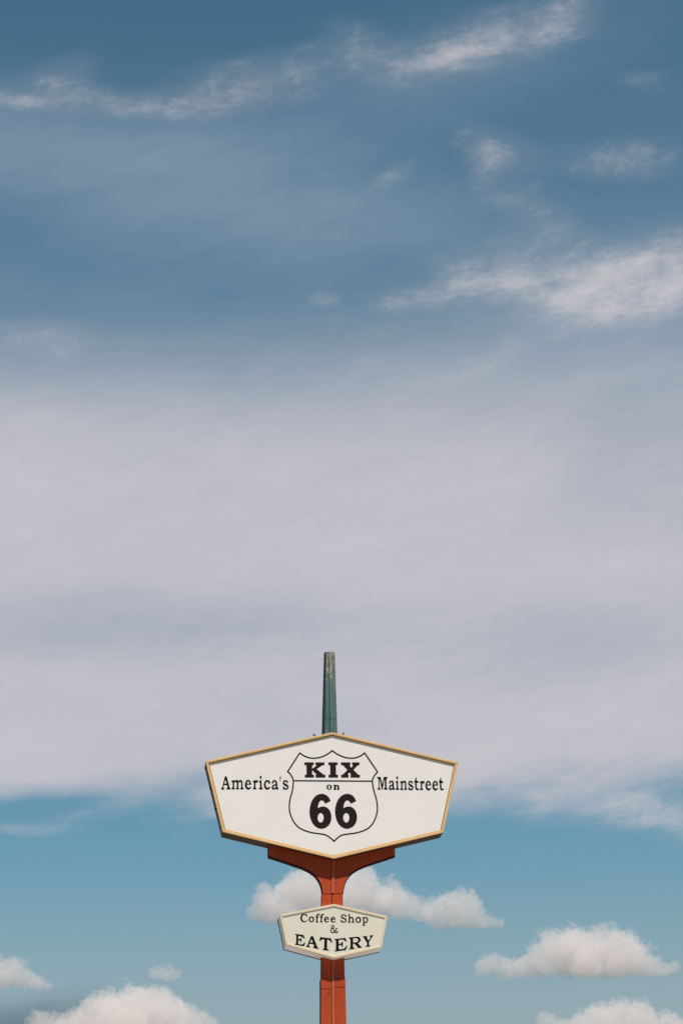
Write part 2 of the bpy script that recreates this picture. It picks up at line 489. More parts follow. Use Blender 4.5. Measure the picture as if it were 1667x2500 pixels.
G = {
 'A': "M 250 185 L 325 185 L 450 650 Q 465 675 485 685 L 485 735 L 320 735 L 320 685 Q 365 670 360 640 Q 355 570 340 550 L 205 550 Q 190 600 188 660 Q 195 675 222 685 L 222 740 L 92 740 L 92 690 Q 130 680 140 645 Z | M 270 330 Q 280 320 290 345 L 325 490 L 220 490 Z",
 'm': "M 525 380 L 625 340 L 640 385 Q 690 330 740 332 Q 800 335 820 385 Q 870 332 920 335 Q 995 345 998 450 L 1000 640 Q 1005 670 1045 685 L 1045 730 L 900 730 L 900 685 Q 940 670 942 640 L 942 460 Q 935 415 895 415 Q 850 415 822 460 L 822 640 Q 825 670 850 685 L 850 730 L 722 730 L 722 685 Q 752 670 755 640 L 752 450 Q 745 415 715 415 Q 670 420 642 460 L 640 640 Q 645 670 675 685 L 675 730 L 535 730 L 535 685 Q 575 670 578 640 L 578 445 Q 570 425 535 415 Z",
 'n': "M 525 380 L 625 340 L 640 385 Q 690 330 740 332 Q 818 338 822 450 L 822 640 Q 825 670 862 685 L 862 730 L 722 730 L 722 685 Q 752 670 755 640 L 755 450 Q 750 415 715 415 Q 670 420 642 460 L 640 640 Q 645 670 675 685 L 675 730 L 535 730 L 535 685 Q 575 670 578 640 L 578 445 Q 570 425 535 415 Z",
 'e': "M 1240 328 Q 1355 335 1365 530 L 1178 530 Q 1180 660 1262 665 Q 1310 665 1345 615 L 1365 640 Q 1320 745 1242 745 Q 1100 735 1100 535 Q 1105 335 1240 328 Z | M 1180 490 Q 1185 395 1242 390 Q 1285 395 1295 490 Z",
 'r': "M -46 385 L 45 335 L 55 385 Q 85 335 130 335 Q 172 345 170 400 Q 168 450 140 450 L 100 442 Q 75 450 65 480 L 65 640 Q 70 670 105 685 L 105 730 L -45 730 L -45 685 Q -5 670 0 640 L 0 445 Q -10 425 -46 415 Z",
 'i': "M 210 380 L 325 340 L 328 640 Q 335 670 375 685 L 375 732 L 215 732 L 215 690 Q 260 670 262 640 L 262 450 Q 255 425 215 412 Z | O 287 220 42 62",
 'c': "M 560 335 Q 690 345 692 450 Q 690 500 655 500 Q 625 490 618 450 Q 600 405 560 405 Q 505 410 500 530 Q 505 660 580 665 Q 625 660 670 615 L 698 645 Q 650 745 565 748 Q 425 730 425 535 Q 435 345 560 335 Z",
 'a': "M 870 338 Q 985 345 992 450 L 1000 630 Q 1000 665 1045 690 Q 1040 745 1010 745 Q 960 745 925 705 Q 885 745 835 748 Q 755 740 755 640 Q 765 520 920 515 L 920 450 Q 910 400 865 398 Q 835 410 825 450 Q 815 490 790 488 Q 765 480 765 425 Q 790 345 870 338 Z | M 925 565 Q 825 570 825 635 Q 830 680 860 680 Q 920 670 930 620 Z",
 "'": "M 1098 190 Q 1120 180 1145 190 L 1128 380 Q 1120 390 1112 380 Z",
 's': "M 1320 340 Q 1360 345 1390 365 L 1425 350 L 1448 450 Q 1425 475 1405 450 Q 1370 400 1325 400 Q 1285 405 1285 435 Q 1290 470 1340 490 Q 1475 540 1475 630 Q 1465 745 1370 748 Q 1320 745 1290 725 L 1255 745 L 1228 620 Q 1245 600 1270 615 Q 1310 690 1375 690 Q 1415 690 1415 650 Q 1410 615 1350 590 Q 1230 545 1228 450 Q 1240 345 1320 340 Z",
 'M': "M 95 205 L 240 205 L 310 540 L 375 205 L 525 205 L 525 255 Q 490 275 488 310 L 490 640 Q 495 680 535 705 L 535 745 L 385 745 L 385 700 Q 420 680 422 640 L 415 310 Q 405 295 395 320 L 325 745 L 295 745 L 205 325 Q 195 300 185 325 L 188 640 Q 195 680 235 700 L 235 745 L 112 745 L 112 700 Q 150 690 155 640 L 148 310 Q 145 270 95 250 Z",
 't': "M 245 240 Q 265 230 283 240 L 283 350 Q 290 385 330 380 L 365 375 L 362 450 L 290 450 L 295 650 Q 300 700 330 700 L 380 690 L 382 735 Q 355 770 310 770 Q 235 750 232 650 L 228 455 L 190 435 L 190 385 Q 240 350 245 240 Z",
 'K': "M 365 355 L 500 355 L 500 395 L 477 395 L 477 445 L 545 395 L 522 395 L 522 355 L 652 355 L 652 395 L 625 395 L 540 450 L 640 530 L 663 530 L 663 572 L 525 572 L 525 530 L 540 530 L 480 470 L 477 470 L 477 530 L 502 530 L 502 572 L 372 572 L 372 530 L 397 530 L 393 395 L 365 395 Z",
 'I': "M 705 355 L 838 355 L 838 395 L 812 395 L 815 530 L 842 530 L 842 572 L 708 572 L 708 530 L 732 530 L 730 395 L 705 395 Z",
 'X': "M 883 355 L 1018 355 L 1018 395 L 1003 395 L 1030 430 L 1058 395 L 1042 395 L 1042 355 L 1146 355 L 1146 395 L 1125 395 L 1060 460 L 1130 530 L 1153 530 L 1153 572 L 1018 572 L 1018 530 L 1030 530 L 1003 498 L 975 530 L 992 530 L 992 572 L 887 572 L 887 530 L 908 530 L 975 462 L 910 395 L 883 395 Z",
 'bo': "O 717 707 38 37 | O 717 707 15 28",
 'bn': "M 778 675 L 812 672 L 815 685 Q 835 668 850 680 Q 858 690 857 710 L 858 728 L 863 732 L 863 743 L 828 743 L 828 732 L 835 728 L 833 700 Q 832 688 825 690 Q 812 695 812 710 L 812 728 L 820 732 L 820 743 L 778 743 L 778 732 L 788 728 L 788 690 L 778 686 Z",
 '6': "M 610 800 Q 712 802 737 905 L 660 943 Q 645 895 610 895 Q 560 900 558 1005 Q 590 980 635 980 Q 748 985 750 1135 Q 748 1292 605 1298 Q 440 1290 437 1050 Q 445 805 610 800 Z | O 597 1141 42 67",
 'C': "M 290 190 Q 340 190 375 215 L 415 208 L 437 310 Q 425 330 410 310 Q 375 230 305 228 Q 222 235 218 360 Q 222 510 330 512 Q 390 510 425 445 L 443 458 Q 395 548 290 548 Q 145 535 145 365 Q 150 195 290 190 Z",
 'o1': "O 615 425 117 125 | O 615 430 58 85",
 'f': "M 905 188 Q 970 195 975 235 Q 970 260 950 255 Q 930 235 905 232 Q 880 240 878 300 L 915 320 L 910 345 L 880 350 L 875 490 Q 880 520 908 530 L 908 550 L 790 550 L 790 530 Q 825 515 826 490 L 828 350 L 792 335 L 792 312 L 822 295 Q 830 195 905 188 Z",
 'e1': "M 1262 310 Q 1350 315 1360 430 L 1208 432 Q 1210 515 1285 515 Q 1325 512 1345 485 L 1360 500 Q 1330 555 1262 555 Q 1150 545 1148 430 Q 1160 315 1262 310 Z | M 1212 400 Q 1215 350 1258 347 Q 1300 350 1310 400 Z",
 'S': "M 400 212 Q 440 215 465 240 L 510 230 L 530 310 Q 515 330 495 315 Q 450 250 390 250 Q 345 255 345 290 Q 345 325 400 345 Q 545 390 542 460 Q 530 560 430 565 Q 375 562 350 540 L 300 550 L 280 440 Q 295 425 315 445 Q 350 525 430 525 Q 490 522 490 475 Q 488 440 420 415 Q 295 375 295 310 Q 300 215 400 212 Z",
 'h': "M 595 222 L 680 212 L 682 345 Q 720 320 765 322 Q 830 330 832 410 L 835 510 Q 840 535 865 545 L 865 565 L 752 565 L 752 545 Q 780 530 780 510 L 780 410 Q 775 370 745 370 Q 700 370 684 400 L 684 510 Q 685 535 710 545 L 710 565 L 590 565 L 590 545 Q 630 530 630 510 L 630 265 L 595 240 Z",
 'o2': "O 1035 445 118 127 | O 1032 450 58 88",
 'p': "M 1205 345 L 1280 325 L 1290 345 Q 1330 322 1370 325 Q 1450 345 1450 445 Q 1445 575 1345 578 Q 1310 575 1292 562 L 1292 620 Q 1300 650 1332 665 L 1332 688 L 1205 688 L 1205 665 Q 1240 650 1240 620 L 1240 395 Q 1235 380 1205 370 Z | M 1290 400 Q 1300 365 1335 365 Q 1395 370 1395 445 Q 1395 535 1335 540 Q 1300 535 1290 505 Z",
 'E': "M 82 78 L 380 118 L 415 135 L 452 235 Q 450 270 425 255 Q 370 175 210 150 L 205 275 L 265 280 Q 290 270 305 230 L 328 235 L 328 395 L 310 400 Q 285 330 255 325 L 205 320 L 208 465 Q 330 500 380 475 Q 420 450 440 400 L 472 420 L 420 550 L 80 492 L 80 465 Q 120 450 128 430 L 132 135 Q 120 115 82 100 Z",
 'A2': "M 690 165 L 775 172 L 930 575 Q 950 600 975 620 L 972 655 L 775 612 L 772 590 Q 810 580 815 550 Q 800 480 780 470 L 640 450 Q 610 490 612 520 Q 620 550 658 572 L 655 595 L 505 565 L 508 545 Q 545 530 560 500 Z | M 712 265 L 768 415 L 655 405 Z",
 'T': "M 1060 190 L 1110 210 L 1400 245 L 1445 235 L 1508 395 Q 1495 420 1470 405 Q 1400 290 1310 290 L 1305 650 Q 1320 670 1370 685 L 1365 722 L 1140 680 L 1140 655 Q 1190 645 1198 620 L 1205 280 Q 1120 255 1050 340 L 1010 325 Z",
 'E2': "M 15 280 L 430 232 L 488 355 Q 475 385 450 370 Q 400 295 330 295 L 185 300 L 182 460 L 255 455 Q 290 440 305 380 L 345 378 L 340 565 L 305 562 Q 290 505 255 500 L 182 505 L 185 665 Q 350 670 400 630 Q 440 590 485 520 L 515 530 L 450 695 L 20 755 L 20 725 Q 70 710 78 690 L 80 335 Q 70 310 15 305 Z",
 'R': "M 575 220 L 880 188 Q 1020 185 1022 300 Q 1015 400 905 430 L 1000 530 Q 1030 575 1068 580 L 1060 605 L 940 618 L 790 450 L 730 452 L 728 590 Q 745 610 788 612 L 785 648 L 575 672 L 572 650 Q 630 630 632 610 L 632 270 Q 615 260 575 258 Z | M 730 252 Q 735 240 860 240 Q 930 250 935 310 Q 925 385 850 400 L 735 410 Z",
 'Y': "M 1098 178 L 1280 155 L 1278 188 Q 1235 195 1250 215 L 1325 335 L 1400 205 Q 1400 180 1365 170 L 1370 142 L 1505 125 L 1500 155 Q 1450 190 1440 220 L 1340 385 L 1340 500 Q 1350 520 1392 525 L 1390 555 L 1212 580 L 1210 560 Q 1260 540 1268 520 L 1270 420 L 1150 230 Q 1140 205 1098 200 Z",
}
SHIELD = ("M 760 190 Q 1031 410 1218 222 L 1402 492 Q 1335 550 1328 620 Q 1330 700 1362 800 Q 1400 900 1400 1010 Q 1395 1200 1270 1290 "
          "Q 1180 1350 1040 1365 Q 930 1378 905 1385 Q 850 1400 787 1475 Q 720 1400 650 1380 Q 630 1374 520 1360 Q 370 1340 290 1280 "
          "Q 155 1180 152 990 Q 150 900 185 800 Q 213 700 210 620 Q 205 545 130 487 L 300 222 Q 510 410 760 190 Z")

# ------------------------------------------------------------------ ground
bm = bmesh.new()
rings = [0, 10, 40, 150, 600, 2500, 10000, 30000]
prev = None
for r in rings:
    if r == 0:
        cur = [bm.verts.new((0, 0, 0))]
    else:
        cur = [bm.verts.new((r * math.cos(2 * math.pi * i / 48), r * math.sin(2 * math.pi * i / 48), 0)) for i in range(48)]
    if prev:
        for i in range(48):
            j = (i + 1) % 48
            bm.faces.new((prev[0], cur[i], cur[j]) if len(prev) == 1 else (prev[i], cur[i], cur[j], prev[j]))
    prev = cur
g = obj('ground', bm, M['ground'])
g['kind'] = 'structure'
bm = bmesh.new()
c0 = Vector((ORG.x, ORG.y, 0))
pq = [c0 + WIDE * a + DEPTH * b for a, b in ((-11, -10), (11, -10), (11, 11), (-11, 11))]
loops_mesh(bm, [[Vector((p.x, p.y, -.2)) for p in pq], [Vector((p.x, p.y, .12)) for p in pq]], True, True)
bevel(bm, .02, 2)
pv = obj('added_bounce_pad', bm, M['pad'])  # unseen pale pad, added to bounce light up under the signs
pv['kind'] = 'structure'

# ------------------------------------------------------------------ the pole with its teal spire and red bracket
pole = empty('sign_pole', ROOT_M, 'tall orange-red steel pole with a flared bracket and a weathered teal spire, carrying both signs', 'sign pole')


def slab(bm, a, b, d0, d1):
    """plate between two horizontal edges: a, b = (xl, yl, xr, yr) in photo px at depth d0 (top, bottom)"""
    t0, t1 = L(a[0], a[1], d0), L(a[2], a[3], d0)
    b0, b1 = L(b[0], b[1], d0), L(b[2], b[3], d0)
    prism(bm, [(t0.x, t0.z), (t1.x, t1.z), (b1.x, b1.z), (b0.x, b0.z)], d0, d1)


DP = 0.167     # front of the pole plates
# lower and middle column: dark inner steel box with cover plates
def zpt(x, z): return (x, z)
cl, cr = L(783.8, 2400, DP), L(843, 2400, DP)
# extrapolate the taper of the lower column down to the ground
el, er = L(783.8, 2500, DP), L(845.6, 2500, DP)
def edge(p, q, z): return p.x + (q.x - p.x) * (z - p.z) / (q.z - p.z)
zl = -0.05
gl, gr = edge(cl, el, zl), edge(cr, er, zl)
mid_t, mid_b = L(786, 2175, DP), L(784.8, 2388, DP)
mid_tr, mid_br = L(836.3, 2175, DP), L(841.6, 2388, DP)
# rib axis
rb_top, rb_bot = L(812.2, 2184, DP), L(814.2, 2500, DP)
def ribx(z): return edge(rb_top, rb_bot, z)

bm = bmesh.new()
zk = mid_b.z
prism(bm, [(mid_t.x + .012, mid_t.z), (mid_tr.x - .012, mid_tr.z), (mid_br.x - .012, zk - .1), (mid_b.x + .012, zk - .1)], DP + .012, DP + .19)
prism(bm, [(edge(cl, el, zk) + .012, zk - .1), (edge(cr, er, zk) - .012, zk - .1), (gr - .012, zl), (gl + .012, zl)], DP + .013, DP + .26)
obj('column', bm, M['red_core_shade'], pole, 'dark red inner steel of the column')

z1 = L(812, 2182, DP).z
zs_l, zs_r = L(795, 2414.3, DP).z, L(830, 2410.3, DP).z
def plate(x0t, x0b, x1t, x1b, zt, zb, d=DP, th=.014):
    bm = bmesh.new()
    prism(bm, [(x0t, zt), (x1t, zt), (x1b, zb), (x0b, zb)], d, d + th)
    bevel(bm, .0025, 1)
    return obj('cover_plate', bm, M['red'], pole)
hw = .031
gp = .005
zt = z1 - .006
# middle column plates (between the signs), reaching into the small sign
plate(edge(mid_t, mid_b, zt), edge(mid_t, mid_b, zk), ribx(zt) - hw + .008, ribx(zk) - hw, zt, zk + .0)
plate(ribx(zt) - hw + .016, ribx(zk) + hw, edge(mid_tr, mid_br, zt), edge(mid_tr, mid_br, zk), zt, zk + .0)
# lower column plates, a hand wider
for zt_, zb_, side in ((zk - .006, zs_l + gp, 0), (zs_l - gp, zl, 0), (zk - .006, zs_r + gp, 1), (zs_r - gp, zl, 1)):
    if side == 0:
        plate(edge(cl, el, zt_), edge(cl, el, zb_), ribx(zt_) - hw, ribx(zb_) - hw, zt_, zb_, DP - .002)
    else:
        plate(ribx(zt_) + hw, ribx(zb_) + hw, edge(cr, er, zt_), edge(cr, er, zb_), zt_, zb_, DP - .002)
# side plates on the left and right of the lower column (behind the front plates)
for nm, x_t, x_b, s in (('l', edge(cl, el, zk), gl, 1), ('r', edge(cr, er, zk), gr, -1)):
    bm = bmesh.new()
    prism(bm, [(x_t, zk - .006), (x_t + s * .01, zk - .006), (x_b + s * .01, zl), (x_b, zl)], DP + .02, DP + .25)
    obj('side_plate', bm, M['red_core_shade'], pole)  # near-black red paints in the shade of the sides
for x_t, x_b, s in ((edge(mid_t, mid_b, z1), edge(mid_t, mid_b, zk), 1), (edge(mid_tr, mid_br, z1), edge(mid_tr, mid_br, zk), -1)):
    bm = bmesh.new()
    prism(bm, [(x_t, z1 - .006), (x_t + s * .01, z1 - .006), (x_b + s * .01, zk + .003), (x_b, zk + .003)], DP + .02, DP + .18)
    obj('side_plate', bm, M['red_core_shade'], pole)  # shade of the sides painted in here too
# centre rib down the lower column
bm = bmesh.new()
zr = L(815, 2345, DP).z
prism(bm, [(ribx(zr) - hw + .008, zr), (ribx(zr) + hw - .008, zr), (ribx(zl) + hw - .004, zl), (ribx(zl) - hw + .004, zl)], DP - .012, DP + .011)
bevel(bm, .003, 1)
obj('rib', bm, M['red_rib'], pole)

# flared bracket under the big sign
def zp(x, y): return (620 + x / 4.126, 2020 + y / 4.126)
left = [(140, 160), (143, 290), (240, 320), (360, 360), (480, 402), (520, 420), (560, 440), (596, 465), (626, 492), (650, 525), (670, 562), (683, 604), (690, 650), (691, 667)]
right = [(1420, 150), (1420, 285), (1340, 312), (1220, 350), (1110, 388), (1060, 410), (1010, 440), (975, 470), (945, 508), (922, 552), (906, 600), (897, 640), (894, 667)]
pl = [L(*zp(*p), DP) for p in left]; pr = [L(*zp(*p), DP) for p in right]
apex_z = L(816, 2080, DP).z
def mesh_bracket(bm, d0, d1, ins=0.0):
    pts = [(p.x, p.z) for p in pl] + [(p.x, p.z) for p in reversed(pr)]
    apx = L(816, 2080, DP)
    pts = pts + [(apx.x, apx.z)]
    if ins:
        pts = inset(pts, ins)
    prism(bm, pts, d0, d1)
bm = bmesh.new()
mesh_bracket(bm, DP + .014, DP + .125)
obj('bracket', bm, M['red_core_shade'], pole, 'dark inner web of the flared bracket')
# face plates of the bracket: left and right of the seam, 3 mm proud
sx_t, sx_b = L(*zp(786, 330), DP), L(*zp(777, 667), DP)
apx = L(816, 2078, DP)
e = .004
def br_plate(side):
    bm = bmesh.new()
    if side == 0:
        pts = [(p.x + e, p.z + e * .6) for p in pl] + [(sx_b.x - .004, pl[-1].z + e * .6), (sx_t.x - .005, apx.z)]
        pts[0] = (pts[0][0], pl[0].z)
    else:
        pts = [(p.x - e, p.z + e * .6) for p in pr] + [(sx_b.x + .004, pr[-1].z + e * .6), (sx_t.x + .034, apx.z)]
        pts[0] = (pts[0][0], pr[0].z)
    prism(bm, pts, DP, DP + .013)
    return obj('bracket_plate', bm, M['red'], pole)
br_plate(0); br_plate(1)
bm = bmesh.new()
q0, q1, q2, q3 = L(*zp(786, 300), DP), L(*zp(820, 300), DP), L(*zp(806, 662), DP), L(*zp(779, 662), DP)
prism(bm, [(q0.x, q0.z), (q1.x, q1.z), (q2.x, q2.z), (q3.x, q3.z)], DP - .016, DP + .012)
bevel(bm, .003, 1)
obj('rib', bm, M['red_rib'], pole, 'faded red rib down the middle of the bracket')

# flange edging along the flared underside of the bracket
for side, pp in ((1, pl), (-1, pr)):
    bm = bmesh.new()
    o = [(p.x, p.z) for p in pp[1:]]
    off = []
    for i in range(len(o)):
        a = Vector(o[max(i - 1, 0)]); b = Vector(o[min(i + 1, len(o) - 1)])
        t = (b - a).normalized(); n_ = Vector((-t.y, t.x)) * (-side)
        off.append(tuple(Vector(o[i]) + n_ * .008))
    lo = [[Vector((a[0], DP - .004, a[1])), Vector((b[0], DP - .004, b[1])), Vector((b[0], DP + .14, b[1])), Vector((a[0], DP + .14, a[1]))] for a, b in zip(o, off)]
    loops_mesh(bm, lo, True, True)
    obj('edge_flange', bm, M['red_core_shade'], pole)  # dark red stands in for shade on the underside

# teal spire
DS = 0.12
def zs(x, y): return (720 + x / 8.4, 1560 + y / 8.4)
yb = 2500
top_y = 268
def sx(x0, x1, y):       # interpolate photo edge between y=268 and y=1930 (zoom units)
    f = (y - 268) / (1930 - 268)
    return x0 + (x1 - x0) * f
sp = bmesh.new()
def spl(bm, xa, xb, y0, y1, d0, d1, dyl=0, dyr=0):
    """plate of the spire: xa, xb = (top, bottom) edge positions"""
    slab(bm, (*zs(sx(*xa, y0), y0 + dyl), *zs(sx(*xb, y0), y0 + dyr)), (*zs(sx(*xa, y1), y1), *zs(sx(*xb, y1), y1)), d0, d1)
YM = 1640
for (y0, y1) in ((268, YM - 5), (YM + 5, 2300)):
    for xa, xb, d, dl, dr in (((640, 612), (692, 706), DS, -4 if y0 == 268 else 0, -6 if y0 == 268 else 0),
                              ((702, 722), (818, 868), DS - .004, -14 if y0 == 268 else 0, 0)):
        b_ = bmesh.new()
        spl(b_, xa, xb, y0, y1, d, d + .018, dl, dr)
        bevel(b_, .003, 1)
        obj('face_plate', b_, M['teal'], pole)
# raised strip on the right face plate
b_ = bmesh.new()
spl(b_, (760, 785), (770, 797), 300, 2300, DS - .010, DS + .002)
obj('seam_strip', b_, M['teal'], pole)
b_ = bmesh.new()
spl(b_, (645, 617), (812, 862), 272, 2300, DS + .019, DS + .13)
obj('spire_core', b_, M['groove'], pole, 'black slot between the spire plates')
b_ = bmesh.new()
# rear half of the spire: dark left strip, shade painted into the teal
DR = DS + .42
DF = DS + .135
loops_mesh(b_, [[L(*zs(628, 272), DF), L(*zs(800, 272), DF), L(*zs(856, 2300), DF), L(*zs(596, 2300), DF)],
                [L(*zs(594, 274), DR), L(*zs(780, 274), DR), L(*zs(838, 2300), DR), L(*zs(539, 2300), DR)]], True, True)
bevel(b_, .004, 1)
obj('spire_back', b_, M['teal_shade'], pole, 'rear half of the spire, its teal darkened for shade')

# ------------------------------------------------------------------ signs
def sign_body(root, outline, d_front, depth, lip, chamfer, rec, m_frame, m_face, m_body, groove_w, body_ins=0.004, frame_t=.02, rear=None):
    pts = [(L(x, y, d_front).x, L(x, y, d_front).z) for x, y in outline]
    V = lambda ps, d: [Vector((p[0], d, p[1])) for p in ps]
    in1 = inset(pts, lip); in2 = inset(pts, lip + chamfer)
    f0 = d_front
    # frame built of mitred lengths: one mesh, closed profile
    bm = bmesh.new()
    edge_b = .004
    loops = [V(pts, f0 + frame_t), V(pts, f0 + edge_b), V(inset(pts, edge_b), f0), V(in1, f0), V(in2, f0 + rec), V(in2, f0 + rec + .02), V(inset(pts, .02), f0 + frame_t + .001)]
    vs = [[bm.verts.new(p) for p in lp] for lp in loops]
    n = len(pts)
    for a in range(len(vs)):
        b = (a + 1) % len(vs)
        for i in range(n):
            j = (i + 1) % n
            bm.faces.new((vs[a][i], vs[a][j], vs[b][j], vs[b][i]))
    frame = obj('frame', bm, m_frame, root)
    # mitre seams
    for i in range(n):
        bm = bmesh.new()
        p, q = Vector(pts[i]), Vector(in1[i]); t = (q - p).normalized(); s = Vector((-t.y, t.x)) * .0012
        p = p + t * .006
        prism(bm, [tuple(p - s), tuple(p + s), tuple(q + s), tuple(q - s)], f0 - .0006, f0 + .002)
        obj('corner_seam', bm, M['bronze'], frame)
    # groove behind the frame, then the cabinet
    bm = bmesh.new()
    gi = inset(pts, .016)
    go = inset(pts, lip + chamfer - .008)
    lo = [V(gi, f0 + frame_t + .002), V(gi, f0 + frame_t + groove_w), V(go, f0 + frame_t + groove_w), V(go, f0 + frame_t + .002)]
    loops_mesh(bm, lo + [lo[0]])
    bmesh.ops.remove_doubles(bm, verts=bm.verts, dist=1e-6)
    obj('groove', bm, M['groove'], root)
    bm = bmesh.new()
    prism(bm, inset(pts, body_ins), f0 + frame_t + groove_w + .001, f0 + depth)
    bevel(bm, .004, 1)
    cab = obj('cabinet', bm, m_body, root)
    if rear:
        bm = bmesh.new()
        prism(bm, inset(pts, body_ins - .008), f0 + depth + .001, f0 + depth + rear)
        obj('rear_frame', bm, M['groove'], root)
    # face panel
    bm = bmesh.new()
    prism(bm, inset(pts, lip + chamfer - .006), f0 + rec + .006, f0 + rec + .016)
    face = obj('sign_face', bm, m_face, root)
    return frame, cab, face, pts, f0 + rec + .006


big = empty('roadside_sign', ROOT_M, 'large white six-sided sign with a 66 shield and golden-tan frame, on top of the pole', 'sign')
BIG = [(501.8, 1858.1), (810.9, 1787.6), (1117.9, 1860.9), (1082.0, 2032.8), (815.6, 2096.5), (543.6, 2031.1)]
frame, cab, face, pts, fd = sign_body(big, BIG, 0.0, 0.41, .032, .026, .023, M['cream'], M['face'], M['bronze'], .034, frame_t=.008)
K1 = 17.42
o1 = (535, 1885, K1); o2 = (620, 1885, K1)
am = [glyph(G['A'], *o1), glyph(G['m'], *o1), glyph(G['e'], *o1), glyph(G['r'], *o2), glyph(G['i'], *o2), glyph(G['c'], *o2), glyph(G['a'], *o2), glyph(G["'"], *o2), glyph(G['s'], *o2)]
letters('lettering', am, fd, M['black'], face, "black serif word America's left of the shield", bold=0.22)
o3 = (915, 1885, K1); o4 = (1000, 1885, K1)
def place(ch, o, x0src, x0dst, s, dy): return glyph(G[ch], *o, ax=x0src, sx=s, dx=x0dst - x0src, dy=dy)
mn = [glyph(G['M'], *o3), place('a', o3, 755, 590, .88, 17), place('i', o3, 210, 875, .91, 20), place('n', o3, 525, 1065, .89, 28),
      place('s', o3, 1228, 1412, .90, 25), glyph(G['t'], *o4), place('r', o4, -46, 425, .91, 34), place('e', o4, 1100, 662, .915, 37),
      place('e', o4, 1100, 957, .915, 39), place('t', o4, 190, 1235, 1.05, 9)]
letters('lettering', mn, fd, M['black'], face, 'black serif word Mainstreet right of the shield', bold=0.22)
o6 = (680, 1800, 5.807)
letters('lettering', [glyph(G['K'], *o6), glyph(G['I'], *o6), glyph(G['X'], *o6)], fd, M['black_warm'], face, 'heavy black slab letters KIX in the top of the shield')
letters('lettering', [glyph(G['bo'], *o6), glyph(G['bn'], *o6)], fd, M['black'], face, 'small black word on, under the bar', bold=0.22)
letters('numerals', [glyph(G['6'], *o6), glyph(G['6'], *o6, dx=362)], fd, M['black_warm'], face, 'large black numerals 66')
sh = path(SHIELD, *o6)
letters('shield_outline', [stroke(sh, 20 / 5.807, True), stroke([(680 + 213 / 5.807, 1800 + 616 / 5.807), (680 + 1326 / 5.807, 1800 + 622 / 5.807)], 19 / 5.807)], fd, M['black'], face, 'black outline of a highway shield with a crossbar')
# lifting hooks on top, screws on the sides
def rod(bm, a, b, r, n=8):
    t = (b - a).normalized(); u = t.orthogonal().normalized(); v = t.cross(u)
    lo = [[c + (u * math.cos(2 * math.pi * i / n) + v * math.sin(2 * math.pi * i / n)) * r for i in range(n)] for c in (a, b)]
    loops_mesh(bm, lo, True, True)
for a, b in (((765.5, 1792.6), (771.5, 1799.5)), ((839.5, 1789.3), (833.5, 1796))):
    bm = bmesh.new()
    rod(bm, L(*a, .30), L(*b, .30), .010)
    rod(bm, L(*a, .30) + Vector((0, 0, .001)), L(*a, .30) + Vector((0, .05, -.004)), .008)
    obj('lifting_hook', bm, M['iron'], big)
for (x, y) in ((540.5, 2026), (524, 1975), (512, 1925), (501, 1876)):
    bm = bmesh.new()
    p = L(x, y, .16)
    rod(bm, p + Vector((.03, 0, 0)), p + Vector((-.003, 0, .001)), .012)
    obj('screw', bm, M['iron'], cab)

small = empty('eatery_sign', ROOT_M, 'small ivory six-sided Coffee Shop & EATERY sign fixed to the pole below the big sign', 'sign')
SMALL = [(683.0, 2232.8), (815.2, 2206.9), (946.3, 2236.8), (931.5, 2313.4), (816.0, 2339.4), (698.1, 2306.7)]
DSM = -0.02
frame, cab, face, pts, fd = sign_body(small, SMALL, DSM, 0.40, .034, .006, .008, M['cream_small'], M['face_small'], M['white_cab'], .030, body_ins=.002, frame_t=.022, rear=.03)
o5 = (725, 2220, K1); o5b = (815, 2220, K1)
cf = [glyph(G['C'], *o5), glyph(G['o1'], *o5), glyph(G['f'], *o5), glyph(G['f'], *o5, dx=183, dy=3), glyph(G['e1'], *o5), glyph(G['e1'], *o5, dx=275, dy=5)]
letters('lettering', cf, fd, M['black'], face, 'black serif word Coffee', bold=0.22)
letters('lettering', [glyph(G['S'], *o5b), glyph(G['h'], *o5b), glyph(G['o2'], *o5b), glyph(G['p'], *o5b)], fd, M['black'], face, 'black serif word Shop', bold=0.22)
amp = [[path("O 1522 737 70 76", *o5), path("O 1522 737 33 40", *o5)],
       stroke(path("M 1505 790 Q 1437 830 1435 900 Q 1440 990 1530 990 Q 1600 985 1640 910 Q 1660 870 1678 818", *o5), 44 / K1),
       stroke(path("M 1492 775 L 1620 955 Q 1660 1000 1690 992 Q 1740 975 1722 910", *o5), 44 / K1),
       [path("M 1622 796 L 1722 796 L 1722 822 L 1622 822 Z", *o5)]]
letters('lettering', amp, fd, M['black'], face, 'black ampersand')
o7 = (715, 2275, 15.68); o8 = (815, 2275, 15.68)
letters('lettering', [glyph(G['E'], *o7), glyph(G['A2'], *o7), glyph(G['T'], *o7), glyph(G['E2'], *o8), glyph(G['R'], *o8), glyph(G['Y'], *o8)], fd, M['black'], face, 'large black word EATERY bent to the lower edge', bold=0.22)


# ------------------------------------------------------------------ cumulus clouds: real bodies of scattering volume
CLOUD_ALT = 800.0
CG = 'fair weather cumulus clouds low over the horizon'


